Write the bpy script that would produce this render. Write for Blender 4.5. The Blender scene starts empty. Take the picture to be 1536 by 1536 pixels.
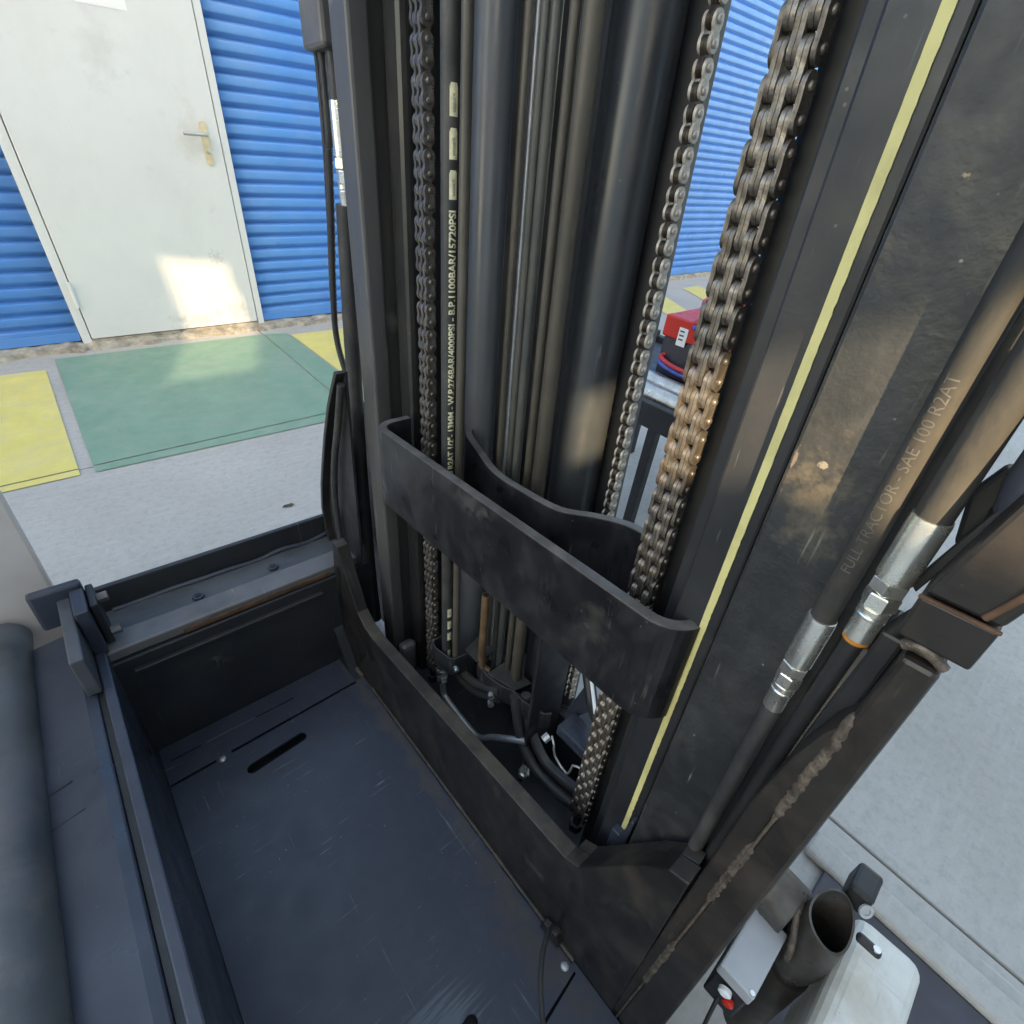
import bpy, bmesh, math, random
from mathutils import Matrix, Vector
from mathutils.geometry import delaunay_2d_cdt
random.seed(7)
S = bpy.context.scene
C = S.collection
R_ = math.radians

# ------------------------------------------------------------------ camera
cam_d = bpy.data.cameras.new('camera')
cam_d.sensor_width = 36.0
cam_d.lens = 36.0 * 750.14 / 1536.0
cam_d.clip_start = 0.02
cam_d.clip_end = 600
cam = bpy.data.objects.new('camera', cam_d)
C.objects.link(cam)
# columns: right, up, back
r = ((0.764132, 0.328014, -0.555436), (-0.638803, 0.504434, -0.580928), (0.089628, 0.798720, 0.594990))
m = Matrix(((r[0][0], r[0][1], r[0][2], 0), (r[1][0], r[1][1], r[1][2], 0), (r[2][0], r[2][1], r[2][2], 1.25), (0, 0, 0, 1)))
cam.matrix_world = m
S.camera = cam

# ------------------------------------------------------------------ sky, sun, exposure
SUN_EL = 24.0
SUN_AZ = (0.643, 0.766)            # horizontal direction in which the light travels
w = bpy.data.worlds.new('World'); S.world = w; w.use_nodes = True
nt = w.node_tree; nt.nodes.clear()
sky = nt.nodes.new('ShaderNodeTexSky'); sky.sky_type = 'NISHITA'; sky.sun_disc = False
sky.sun_elevation = R_(SUN_EL)
sky.sun_rotation = math.atan2(-SUN_AZ[0], -SUN_AZ[1])
sky.altitude = 50; sky.air_density = 1.0; sky.dust_density = 2.0; sky.ozone_density = 1.0
bg = nt.nodes.new('ShaderNodeBackground'); bg.inputs['Strength'].default_value = 0.15
ow = nt.nodes.new('ShaderNodeOutputWorld')
nt.links.new(sky.outputs['Color'], bg.inputs['Color']); nt.links.new(bg.outputs[0], ow.inputs['Surface'])
sd = bpy.data.lights.new('sun', 'SUN'); sd.energy = 2.2; sd.angle = R_(0.55); sd.color = (1.0, 0.86, 0.66)
sun = bpy.data.objects.new('sun', sd); C.objects.link(sun)
ce = math.cos(R_(SUN_EL))
sun.rotation_euler = Vector((SUN_AZ[0] * ce, SUN_AZ[1] * ce, -math.sin(R_(SUN_EL)))).to_track_quat('-Z', 'Y').to_euler()
S.view_settings.view_transform = 'Standard'
S.view_settings.look = 'None'
S.view_settings.exposure = 2.68
S.view_settings.use_white_balance = True
S.view_settings.white_balance_temperature = 9300
S.view_settings.white_balance_tint = 8
S.cycles.max_bounces = 6; S.cycles.diffuse_bounces = 3; S.cycles.glossy_bounces = 3
S.view_settings.gamma = 1.0

# ------------------------------------------------------------------ helpers: materials
def N(t, kind, **kw):
    n = t.nodes.new(kind)
    for k, v in kw.items():
        if hasattr(n, k) and k not in n.inputs: setattr(n, k, v)
        else: n.inputs[k].default_value = v
    return n
def c4(c): return (c[0], c[1], c[2], 1)
def mixc(t, fac, a, b):
    n = t.nodes.new('ShaderNodeMix'); n.data_type = 'RGBA'
    for s, v in ((0, fac), (6, a), (7, b)):
        if hasattr(v, 'is_linked'): t.links.new(v, n.inputs[s])
        else: n.inputs[s].default_value = v if s == 0 else c4(v)
    return n.outputs[2]
def ramp(t, src, a, b, va=0.0, vb=1.0):
    n = t.nodes.new('ShaderNodeMapRange'); n.clamp = True
    n.inputs[1].default_value = a; n.inputs[2].default_value = b
    n.inputs[3].default_value = va; n.inputs[4].default_value = vb
    t.links.new(src, n.inputs[0]); return n.outputs[0]
def noise(t, vec, scale, detail=4, rough=.6, dist=0.0):
    n = t.nodes.new('ShaderNodeTexNoise')
    n.inputs['Scale'].default_value = scale; n.inputs['Detail'].default_value = detail
    n.inputs['Roughness'].default_value = rough; n.inputs['Distortion'].default_value = dist
    t.links.new(vec, n.inputs['Vector']); return n.outputs['Fac']
def mapping(t, vec, scale=(1, 1, 1), rot=(0, 0, 0), loc=(0, 0, 0)):
    n = t.nodes.new('ShaderNodeMapping')
    n.inputs['Scale'].default_value = scale; n.inputs['Rotation'].default_value = rot; n.inputs['Location'].default_value = loc
    t.links.new(vec, n.inputs['Vector']); return n.outputs[0]
def mul(t, a, b, op='MULTIPLY'):
    n = t.nodes.new('ShaderNodeMath'); n.operation = op
    for i, v in enumerate((a, b)):
        if hasattr(v, 'is_linked'): t.links.new(v, n.inputs[i])
        else: n.inputs[i].default_value = v
    return n.outputs[0]
MATS = {}
def material(name, base, rough=.5, metal=0.0, vary=.25, vscale=8, dust=None, dust_amt=0.0, dust_scale=5,
             scratch=0.0, scratch_col=(.25, .25, .25), scratch_rot=(.3, .5, .9), bump=.05, bump_scale=120, rvary=.12, spec=.5,
             rnd=0.0, up_dust=0.0, stretch=(1, 1, 1)):
    if name in MATS: return MATS[name]
    mt = bpy.data.materials.new(name); mt.use_nodes = True
    t = mt.node_tree; p = t.nodes['Principled BSDF']
    tc = t.nodes.new('ShaderNodeTexCoord'); vec = mapping(t, tc.outputs['Object'], stretch)
    f1 = noise(t, vec, vscale, 3, .62)
    dk = tuple(x * (1 - vary) for x in base); lt = tuple(min(1, x * (1 + vary)) for x in base)
    col = mixc(t, ramp(t, f1, .3, .7), dk, lt)
    if rnd:
        oi = t.nodes.new('ShaderNodeObjectInfo')
        col = mixc(t, ramp(t, oi.outputs['Random'], 0, 1, 0, rnd), col, tuple(x * .35 for x in base))
    rgh = ramp(t, noise(t, vec, vscale * 2.3, 2), .3, .7, max(.03, rough - rvary), min(1, rough + rvary))
    if dust:
        fd = noise(t, mapping(t, tc.outputs['Object'], (1, 1, .7), loc=(3.1, 1.7, .4)), dust_scale, 5, .7, .3)
        fac = ramp(t, fd, .45, .75, 0, dust_amt)
        if up_dust:
            g = t.nodes.new('ShaderNodeNewGeometry'); sx = t.nodes.new('ShaderNodeSeparateXYZ')
            t.links.new(g.outputs['Normal'], sx.inputs[0])
            u = ramp(t, sx.outputs['Z'], .5, 1, 0, up_dust)
            fac = mul(t, fac, mul(t, u, ramp(t, fd, .3, .6, .35, 1)), 'ADD')
        col = mixc(t, fac, col, dust)
        rgh = mul(t, rgh, mul(t, fac, .35), 'ADD')
    if scratch:
        for k, (sc, ro) in enumerate((((90, 3, 3), scratch_rot), ((4, 120, 6), (.7, .2, .4)))):
            fs = noise(t, mapping(t, tc.outputs['Object'], sc, ro, (k * 2.2, .3, 1.1)), 1.6, 3, .5)
            patch = ramp(t, noise(t, tc.outputs['Object'], 9 + 4 * k, 3), .5, .62)
            col = mixc(t, mul(t, ramp(t, fs, .66, .74, 0, scratch), patch), col, scratch_col)
        # small chips
        v = t.nodes.new('ShaderNodeTexVoronoi'); v.inputs['Scale'].default_value = 70
        t.links.new(tc.outputs['Object'], v.inputs['Vector'])
        col = mixc(t, mul(t, ramp(t, v.outputs['Distance'], .10, .07, 0, scratch), ramp(t, noise(t, tc.outputs['Object'], 14), .55, .6)), col, scratch_col)
    t.links.new(col, p.inputs['Base Color']); t.links.new(rgh, p.inputs['Roughness'])
    p.inputs['Metallic'].default_value = metal; p.inputs['Specular IOR Level'].default_value = spec
    if bump:
        b = t.nodes.new('ShaderNodeBump'); b.inputs['Strength'].default_value = bump; b.inputs['Distance'].default_value = .002
        t.links.new(noise(t, vec, bump_scale, 2), b.inputs['Height']); t.links.new(b.outputs[0], p.inputs['Normal'])
    MATS[name] = mt
    return mt

TAN = (.17, .135, .10)
M_BLACK = material('black_paint', (.019, .0205, .0245), .46, dust=(.075, .07, .065), dust_amt=.20, scratch=.6, scratch_col=(.18, .175, .17), bump=.12, bump_scale=160)
M_BLACK_D = material('black_paint_dusty', (.020, .0225, .026), .47, dust=(.105, .096, .085), dust_amt=.30, dust_scale=13, scratch=.9, scratch_col=(.26, .24, .21), bump=.28, bump_scale=140, vscale=14, up_dust=.3)
M_BAND = material('band_paint', (.012, .012, .015), .36, dust=(.19, .175, .16), dust_amt=.16, dust_scale=14, scratch=.6, scratch_col=(.2, .18, .16), bump=.12, up_dust=.6)
M_PLATE = material('frame_plate_paint', (.014, .0125, .012), .40, dust=(.13, .10, .075), dust_amt=.32, dust_scale=12, scratch=.6, scratch_col=(.2, .17, .14), bump=.15, up_dust=.4)
M_FLOOR = material('floor_plate_paint', (.036, .042, .062), .38, vary=.05, dust=(.11, .12, .14), dust_amt=.14, dust_scale=26, scratch=1.0, scratch_col=(.20, .22, .26), bump=.08, bump_scale=60, rvary=.06)
M_POST = material('post_paint', (.019, .0158, .0145), .46, dust=(.11, .08, .06), dust_amt=.30, dust_scale=18, scratch=.5, scratch_col=(.22, .17, .13), bump=.15)
M_RUST = material('rust', (.12, .055, .028), .75, vary=.5, vscale=30, dust=(.06, .04, .03), dust_amt=.7, dust_scale=25, bump=.3)
M_WELD = material('weld_bead', (.13, .10, .08), .48, .3, vary=.6, vscale=80, dust=(.05, .04, .03), dust_amt=.7, dust_scale=55, bump=.8, bump_scale=220)
M_GREYRAIL = material('grey_worn_rail', (.145, .137, .137), .42, .2, dust=(.20, .17, .15), dust_amt=.6, dust_scale=14, scratch=.5, scratch_col=(.36, .34, .32), bump=.1)
M_RAILDARK = material('rail_satin', (.020, .020, .021), .40, .15, dust=(.13, .11, .09), dust_amt=.20, dust_scale=8, scratch=.55, scratch_col=(.2, .19, .18), stretch=(1, 1, .25), bump=.08)
M_RAILGREY = material('rail_grey_wear', (.095, .092, .092), .40, .2, dust=(.13, .115, .10), dust_amt=.5, dust_scale=9, scratch=.7, scratch_col=(.24, .23, .22), stretch=(1, 1, .15), bump=.1)
M_CYL = material('cylinder_grey', (.14, .15, .165), .38, .3, vary=.12, dust=(.09, .09, .09), dust_amt=.5, scratch=.3, scratch_col=(.06, .06, .06), stretch=(1, 1, .2), bump=.03)
M_CYLD = material('cylinder_black', (.055, .063, .074), .36, .5, vary=.12, dust=(.15, .135, .105), dust_amt=.22, dust_scale=12, scratch=.6, scratch_col=(.30, .29, .25), stretch=(1, 1, .3), bump=.03)
M_ROD = material('oily_hose_tube', (.070, .062, .051), .46, .1, vary=.35, vscale=20, dust=(.15, .12, .085), dust_amt=.4, dust_scale=16, stretch=(1, 1, .12), bump=.12)
M_RODG = material('grey_hose_tube', (.055, .058, .056), .46, .0, vary=.35, vscale=20, dust=(.12, .11, .09), dust_amt=.5, dust_scale=14, stretch=(1, 1, .15), bump=.12)
M_COPPER = material('copper_tube', (.30, .19, .11), .42, .6, vary=.35, vscale=30, dust=(.12, .08, .05), dust_amt=.5, dust_scale=30, bump=.1)
M_RUBBER = material('rubber_hose', (.035, .035, .036), .5, dust=(.17, .155, .135), dust_amt=.4, dust_scale=13, bump=.15, bump_scale=220)
M_RUBBERD = material('rubber_hose_dusty', (.034, .033, .032), .74, spec=.25, dust=(.13, .11, .09), dust_amt=.42, dust_scale=15, bump=.2, bump_scale=200, stretch=(1, 1, .4))
M_CABLE = material('cable', (.022, .022, .024), .5, bump=.05)
M_RIBBED = material('ribbed_sleeve', (.09, .08, .07), .6, dust=(.2, .17, .14), dust_amt=.5, bump=.1)
M_ZINC = material('zinc_plating', (.80, .79, .74), .24, .88, vary=.10, vscale=25, dust=(.55, .46, .28), dust_amt=.35, dust_scale=40, bump=.03, rvary=.05)
M_STEEL = material('steel', (.50, .50, .50), .42, .6, vary=.15, vscale=30, bump=0, rvary=.04)
M_CHAIN = material('oiled_chain_steel', (.22, .192, .168), .34, .65, vary=.5, vscale=90, dust=(.07, .045, .03), dust_amt=.7, dust_scale=80, bump=.15, bump_scale=300, rnd=.5)
M_CHAINR = material('brown_chain_steel', (.50, .45, .40), .45, .35, vary=.3, vscale=90, dust=(.17, .11, .07), dust_amt=.5, dust_scale=70, bump=.15, bump_scale=300)
M_CHAINI = material('shaded_chain_steel', (.05, .04, .033), .4, .5, vary=.5, vscale=90, bump=.1)  # near-black chain steel: shade between the outer plates put into the colour
M_YELLOW = material('yellow_strip', (.66, .59, .26), .6, vary=.10, vscale=14, dust=(.34, .29, .16), dust_amt=.5, dust_scale=22, bump=.1)
M_PRINT = material('hose_print', (.78, .74, .50), .6, vary=.2, vscale=90, bump=0)
M_EMBOSS = material('hose_embossing', (.075, .072, .066), .6, vary=.3, vscale=60, bump=0)
M_ORANGE = material('orange_seal', (.55, .20, .03), .5, bump=.05)
M_BEIGE = material('beige_cover', (.55, .50, .475), .5, vary=.10, vscale=3, dust=(.35, .29, .26), dust_amt=.3, bump=.04)
M_SEAT = material('grey_padded_roll', (.075, .083, .09), .5, vary=.3, vscale=6, dust=(.19, .16, .15), dust_amt=.6, dust_scale=8, bump=.2)
M_BODY = material('body_blue_black', (.036, .043, .062), .36, vary=.2, vscale=4, dust=(.10, .11, .13), dust_amt=.4, dust_scale=5, scratch=.3, scratch_col=(.2, .22, .25), bump=.05)
M_WHITE = material('white_cover', (.62, .61, .57), .45, vary=.12, vscale=16, dust=(.42, .33, .22), dust_amt=.6, dust_scale=12, scratch=.3, scratch_col=(.2, .2, .2), bump=.06)
M_RAWSTEEL = material('raw_steel_tube', (.10, .092, .085), .34, .5, vary=.5, vscale=16, dust=(.07, .045, .03), dust_amt=.75, dust_scale=14, bump=.1)
M_GREYBOX = material('grey_box', (.42, .43, .45), .4, vary=.1, bump=.03)
M_RED = material('red_plastic', (.62, .025, .015), .35, vary=.1, bump=.02)
M_REDC = material('red_cable', (.55, .04, .05), .45, bump=.02)
M_BLUEC = material('blue_cable', (.05, .11, .42), .45, bump=.02)
M_ROLLER = material('roller_steel', (.50, .49, .46), .35, .85, vary=.2, vscale=20, bump=.05)
M_LABEL = material('paper_label', (.88, .88, .87), .6, vary=.03, bump=0)
M_INK = material('label_ink', (.08, .08, .09), .6, bump=0)
M_DOOR = material('door_paint', (.73, .735, .725), .40, vary=.02, vscale=2, dust=(.50, .49, .47), dust_amt=.20, dust_scale=3.2, scratch=.2, scratch_col=(.45, .44, .42), bump=.04, bump_scale=40)
M_BRASS = material('brass_plate', (.80, .68, .44), .4, .25, vary=.12, vscale=30, dust=(.5, .36, .22), dust_amt=.4, dust_scale=30, bump=.04)
M_BLUE = material('blue_sheet', (.065, .27, .66), .38, vary=.08, vscale=3, dust=(.17, .33, .62), dust_amt=.35, dust_scale=4, bump=.03)
M_KERB = material('broken_concrete', (.36, .32, .26), .9, vary=.4, vscale=18, dust=(.16, .12, .09), dust_amt=.7, dust_scale=9, bump=.8, bump_scale=50)
M_GREEN = material('green_floor_paint', (.175, .305, .225), .6, vary=.06, vscale=5, dust=(.31, .35, .30), dust_amt=.6, dust_scale=7, scratch=.5, scratch_col=(.11, .19, .15), bump=.1, bump_scale=60)
M_YPAINT = material('yellow_floor_paint', (.70, .585, .18), .6, vary=.06, vscale=6, dust=(.53, .48, .32), dust_amt=.6, dust_scale=9, scratch=.5, scratch_col=(.42, .39, .32), bump=.1, bump_scale=60)
M_JOINT = material('joint_dirt', (.07, .062, .055), .95, bump=.3)
M_PLASTER = material('plaster', (.80, .79, .76), .9, vary=.05, vscale=2, bump=.2, bump_scale=20)
M_DARKSTEEL = material('dark_steel_sheet', (.045, .042, .055), .45, vary=.3, dust=(.12, .11, .12), dust_amt=.3, bump=.05)

def concrete(name):
    mt = bpy.data.materials.new(name); mt.use_nodes = True
    t = mt.node_tree; p = t.nodes['Principled BSDF']
    tc = t.nodes.new('ShaderNodeTexCoord'); o = tc.outputs['Object']
    a = noise(t, o, 1.3, 5, .65); b = noise(t, mapping(t, o, (1, 9, 1), (0, 0, .25)), 5, 4, .7); c = noise(t, o, 38, 4, .75)
    col = mixc(t, ramp(t, a, .3, .7), (.385, .362, .335), (.48, .455, .425))
    col = mixc(t, ramp(t, b, .5, .72, 0, .45), col, (.53, .52, .50))
    col = mixc(t, ramp(t, c, .48, .72, 0, .42), col, (.25, .24, .23))
    e = noise(t, mapping(t, o, (1, 1, 1), loc=(9, 5, 0)), 130, 2, .6)
    col = mixc(t, ramp(t, e, .55, .75, 0, .22), col, (.56, .55, .53))
    col = mixc(t, ramp(t, noise(t, o, .45, 3), .4, .65, 0, .3), col, (.30, .28, .26))
    # fine pale scratches and a few brown stains
    s = noise(t, mapping(t, o, (60, 4, 1), (0, 0, .5)), 1.2, 3)
    col = mixc(t, mul(t, ramp(t, s, .66, .72, 0, .5), ramp(t, a, .45, .6)), col, (.62, .61, .60))
    d = noise(t, mapping(t, o, (1, 1, 1), loc=(4, 2, 0)), 2.2, 5)
    col = mixc(t, ramp(t, d, .6, .75, 0, .35), col, (.33, .27, .22))
    t.links.new(col, p.inputs['Base Color'])
    t.links.new(ramp(t, c, .3, .7, .62, .9), p.inputs['Roughness'])
    bp = t.nodes.new('ShaderNodeBump'); bp.inputs['Strength'].default_value = .35; bp.inputs['Distance'].default_value = .004
    t.links.new(mul(t, c, b, 'ADD'), bp.inputs['Height']); t.links.new(bp.outputs[0], p.inputs['Normal'])
    return mt
M_CONC = concrete('concrete')

# ------------------------------------------------------------------ helpers: meshes
def link(name, me, mt, parent=None, bevel=0.0, seg=2, smooth=False, kind=None):
    o = bpy.data.objects.new(name, me); C.objects.link(o)
    if mt and not me.materials: me.materials.append(mt)
    if parent: o.parent = parent
    if smooth:
        for p in me.polygons: p.use_smooth = True
    if bevel:
        b = o.modifiers.new('bevel', 'BEVEL'); b.width = bevel; b.segments = seg; b.limit_method = 'ANGLE'; b.angle_limit = R_(35)
    if kind: o['kind'] = kind
    return o
def pyd(v, f):
    me = bpy.data.meshes.new('m'); me.from_pydata([tuple(x) for x in v], [], f); me.update(); return me
class MB:
    def __init__(s): s.v = []; s.f = []
    def add(s, v, f):
        n = len(s.v); s.v += [tuple(x) for x in v]; s.f += [tuple(i + n for i in q) for q in f]; return s
    def box(s, x0, x1, y0, y1, z0, z1):
        v = [(x0, y0, z0), (x1, y0, z0), (x1, y1, z0), (x0, y1, z0), (x0, y0, z1), (x1, y0, z1), (x1, y1, z1), (x0, y1, z1)]
        return s.add(v, [(3, 2, 1, 0), (4, 5, 6, 7), (0, 1, 5, 4), (1, 2, 6, 5), (2, 3, 7, 6), (3, 0, 4, 7)])
    def prism(s, poly, axis, a, b):
        """poly of 2D points, extruded along axis from a to b. axis 0: (y,z), 1: (x,z), 2: (x,y)"""
        def p3(p, t): return ((t, p[0], p[1]), (p[0], t, p[1]), (p[0], p[1], t))[axis]
        n = len(poly); v = [p3(p, a) for p in poly] + [p3(p, b) for p in poly]
        f = [tuple(range(n)), tuple(range(2 * n - 1, n - 1, -1))]
        f += [(i, i + n, (i + 1) % n + n, (i + 1) % n) for i in range(n)]
        return s.add(v, f)
    def tube(s, pts, rad, n=12, cap=True, smooth_pts=0, rfun=None):
        if smooth_pts: pts = catmull(pts, smooth_pts)
        P = [Vector(p) for p in pts]; k = len(P)
        t0 = (P[1] - P[0]).normalized()
        u = t0.orthogonal().normalized(); rings = []
        for i in range(k):
            t = (P[min(i + 1, k - 1)] - P[max(i - 1, 0)]).normalized()
            u = (u - t * u.dot(t)).normalized(); w_ = t.cross(u)
            rr = rfun(i, k) if rfun else rad
            rings.append([P[i] + (u * math.cos(2 * math.pi * j / n) + w_ * math.sin(2 * math.pi * j / n)) * rr for j in range(n)])
        v = [q for rg in rings for q in rg]
        f = [(i * n + j, i * n + (j + 1) % n, (i + 1) * n + (j + 1) % n, (i + 1) * n + j) for i in range(k - 1) for j in range(n)]
        if cap: f += [tuple(range(n - 1, -1, -1)), tuple((k - 1) * n + j for j in range(n))]
        return s.add(v, f)
    def lathe(s, base, axis, prof, n=16, ph=0.0):
        """prof: list of (distance along axis, radius)"""
        a = Vector(axis).normalized(); u = a.orthogonal().normalized(); w_ = a.cross(u); b = Vector(base)
        v = []
        for d, rr in prof:
            v += [b + a * d + (u * math.cos(2 * math.pi * j / n + ph) + w_ * math.sin(2 * math.pi * j / n + ph)) * rr for j in range(n)]
        k = len(prof)
        f = [(i * n + j, i * n + (j + 1) % n, (i + 1) * n + (j + 1) % n, (i + 1) * n + j) for i in range(k - 1) for j in range(n)]
        f += [tuple(range(n - 1, -1, -1)), tuple((k - 1) * n + j for j in range(n))]
        return s.add(v, f)
    def ribbon(s, path, thick, z0, z1):
        """vertical band following an XY path, given thickness to the right of travel"""
        P = [Vector((p[0], p[1])) for p in path]; k = len(P); L = []; Rr = []
        for i in range(k):
            t = (P[min(i + 1, k - 1)] - P[max(i - 1, 0)]).normalized(); nrm = Vector((t.y, -t.x))
            L.append(P[i]); Rr.append(P[i] + nrm * thick)
        v = [(p.x, p.y, z0) for p in L] + [(p.x, p.y, z1) for p in L] + [(p.x, p.y, z0) for p in Rr] + [(p.x, p.y, z1) for p in Rr]
        f = []
        for i in range(k - 1):
            f += [(i, i + 1, k + i + 1, k + i), (2 * k + i + 1, 2 * k + i, 3 * k + i, 3 * k + i + 1),
                  (k + i, k + i + 1, 3 * k + i + 1, 3 * k + i), (i + 1, i, 2 * k + i, 2 * k + i + 1)]
        f += [(0, k, 3 * k, 2 * k), (k - 1, 3 * k - 1, 4 * k - 1, 2 * k - 1)]
        return s.add(v, f)
    def mesh(s):
        me = pyd(s.v, s.f); bm = bmesh.new(); bm.from_mesh(me); bmesh.ops.recalc_face_normals(bm, faces=bm.faces); bm.to_mesh(me); bm.free(); return me
    def obj(s, name, mt, parent=None, **kw): return link(name, s.mesh(), mt, parent, **kw)
def catmull(pts, n):
    P = [Vector(p) for p in pts]; P = [P[0] * 2 - P[1]] + P + [P[-1] * 2 - P[-2]]; out = []
    for i in range(1, len(P) - 2):
        for j in range(n):
            t = j / n; a, b, c, d = P[i - 1], P[i], P[i + 1], P[i + 2]
            out.append(.5 * ((2 * b) + (c - a) * t + (2 * a - 5 * b + 4 * c - d) * t * t + (3 * b - a - 3 * c + d) * t ** 3))
    out.append(P[-2]); return out
def auto_smooth(o, ang=40):
    me = o.data
    for p in me.polygons: p.use_smooth = True
    bm = bmesh.new(); bm.from_mesh(me)
    for e in bm.edges:
        if len(e.link_faces) == 2 and e.calc_face_angle(0) > R_(ang): e.smooth = False
    bm.to_mesh(me); bm.free(); return o
def box(name, mt, parent, x0, x1, y0, y1, z0, z1, bevel=.002, **kw):
    return MB().box(x0, x1, y0, y1, z0, z1).obj(name, mt, parent, bevel=bevel, **kw)
def tube(name, mt, parent, pts, rad, n=14, sp=6, **kw):
    o = MB().tube(pts, rad, n, smooth_pts=sp, **kw).obj(name, mt, parent); return auto_smooth(o, 50)
def lathe(name, mt, parent, base, axis, prof, n=18, ang=30, ph=0.0):
    return auto_smooth(MB().lathe(base, axis, prof, n, ph).obj(name, mt, parent), ang)
def in_poly(x, y, poly):
    c = False; n = len(poly)
    for i in range(n):
        x0, y0 = poly[i]; x1, y1 = poly[(i + 1) % n]
        if (y0 > y) != (y1 > y) and x < (x1 - x0) * (y - y0) / (y1 - y0) + x0: c = not c
    return c
def curve_mesh(splines, thick):
    """flat plate of the first outline with the other outlines cut out of it"""
    pts = []; ed = []
    for sp in splines:
        k = len(pts); n = len(sp); pts += [Vector(p) for p in sp]; ed += [(k + i, k + (i + 1) % n) for i in range(n)]
    vo, eo, fo, *_ = delaunay_2d_cdt(pts, ed, [], 1, 1e-6)
    keep = []
    for t in fo:
        cx = sum(vo[i][0] for i in t) / len(t); cy = sum(vo[i][1] for i in t) / len(t)
        if in_poly(cx, cy, splines[0]) and not any(in_poly(cx, cy, h) for h in splines[1:]): keep.append(tuple(t))
    n = len(vo); h = thick / 2
    v = [(p[0], p[1], h) for p in vo] + [(p[0], p[1], -h) for p in vo]
    cnt = {}
    for t in keep:
        for i in range(len(t)):
            e = (t[i], t[(i + 1) % len(t)]); cnt[tuple(sorted(e))] = cnt.get(tuple(sorted(e)), []) + [e]
    f = keep + [tuple(i + n for i in reversed(t)) for t in keep]
    f += [(e[0][1], e[0][0], e[0][0] + n, e[0][1] + n) for e in cnt.values() if len(e) == 1]
    return MB().add(v, f).mesh()
def text_mesh(txt, size, offset=0.0, space=1.0):
    cu = bpy.data.curves.new('t', 'FONT'); cu.body = txt; cu.size = size; cu.align_y = 'CENTER'; cu.offset = offset; cu.space_character = space
    cu.resolution_u = 3
    o = bpy.data.objects.new('tmp', cu); C.objects.link(o)
    dg = bpy.context.evaluated_depsgraph_get(); dg.update()
    me = bpy.data.meshes.new_from_object(o.evaluated_get(dg)); bpy.data.objects.remove(o); bpy.data.curves.remove(cu)
    me.materials.clear()
    bm = bmesh.new(); bm.from_mesh(me); bmesh.ops.triangulate(bm, faces=bm.faces)
    for _ in range(3):
        es = [e for e in bm.edges if e.calc_length() > size * .16]
        if es: bmesh.ops.subdivide_edges(bm, edges=es, cuts=1); bmesh.ops.triangulate(bm, faces=bm.faces)
    bm.to_mesh(me); bm.free(); return me
def stadium(x0, y0, x1, y1, rr, n=8):
    a = math.atan2(y1 - y0, x1 - x0); out = []
    for i in range(n + 1):
        t = a + math.pi / 2 + math.pi * i / n; out.append((x0 + rr * math.cos(t), y0 + rr * math.sin(t)))
    for i in range(n + 1):
        t = a - math.pi / 2 + math.pi * i / n; out.append((x1 + rr * math.cos(t), y1 + rr * math.sin(t)))
    return out
def thing(name, label, cat, loc=(0, 0, 0), group=None):
    o = bpy.data.objects.new(name, None); C.objects.link(o); o.location = loc; o.empty_display_size = .1
    o['label'] = label; o['category'] = cat
    if group: o['group'] = group
    return o

def add_spot(mt, centre, radii, colour, amount=1.0, nscale=40, edge=.25, stretch=None):
    """a worn patch with a ragged outline at a fixed place on the thing"""
    t = mt.node_tree; p = t.nodes['Principled BSDF']; src = p.inputs['Base Color'].links[0].from_socket
    tc = t.nodes.new('ShaderNodeTexCoord'); o = tc.outputs['Object']
    m1 = t.nodes.new('ShaderNodeVectorMath'); m1.operation = 'SUBTRACT'; m1.inputs[1].default_value = centre; t.links.new(o, m1.inputs[0])
    m2 = t.nodes.new('ShaderNodeVectorMath'); m2.operation = 'DIVIDE'; m2.inputs[1].default_value = radii; t.links.new(m1.outputs[0], m2.inputs[0])
    ln = t.nodes.new('ShaderNodeVectorMath'); ln.operation = 'LENGTH'; t.links.new(m2.outputs[0], ln.inputs[0])
    nv = mapping(t, o, *stretch) if stretch else o
    nz = ramp(t, noise(t, nv, nscale, 4, .65), .25, .75, -.9, .9)
    d = mul(t, ln.outputs['Value'], nz, 'ADD')
    t.links.new(mixc(t, ramp(t, d, 1.0, 1.0 - edge, 0, amount), src, colour), p.inputs['Base Color'])
add_spot(M_FLOOR, (.075, .105, .12), (.075, .05, .1), (.15, .18, .21), .5, 1.0, .6, ((7, 130, 1), (0, 0, -.75)))
add_spot(M_FLOOR, (.27, .10, .12), (.05, .22, .1), (.07, .055, .045), .55, 26, .8)
add_spot(M_FLOOR, (.29, .55, .12), (.022, .5, .1), (.075, .065, .055), .7, 30, .8)
add_spot(M_BLACK_D, (.37, .014, 1.090), (.02, .0042, .0045), (.26, .23, .19), .7, 110, .3)
add_spot(M_BLACK_D, (.37, .036, 1.088), (.02, .002, .010), (.20, .155, .12), .6, 120, .4)
add_spot(M_BLACK_D, (.37, .012, 1.272), (.02, .0026, .0020), (.36, .25, .15), .8, 160, .3)
add_spot(M_BLACK_D, (.37, .010, 1.055), (.02, .03, .045), (.16, .13, .09), .5, 60, 1.0)
add_spot(M_BAND, (.361, .175, .80), (.02, .025, .04), (.10, .09, .075), .35, 45, 1.0)
add_spot(M_BAND, (.361, .43, .84), (.02, .06, .02), (.10, .095, .085), .5, 60, .9)
add_spot(M_DOOR, (.70, -.052, .10), (.16, .05, .06), (.42, .41, .40), .5, 24, .9)
add_spot(M_DOOR, (.93, -.052, .14), (.09, .05, .07), (.45, .42, .38), .45, 40, .9)
add_spot(M_DOOR, (.88, -.052, .46), (.05, .05, .05), (.46, .45, .43), .5, 60, .8)
add_spot(M_DOOR, (.55, -.052, 1.42), (.10, .05, .18), (.52, .51, .50), .35, 12, 1.0)
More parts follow.
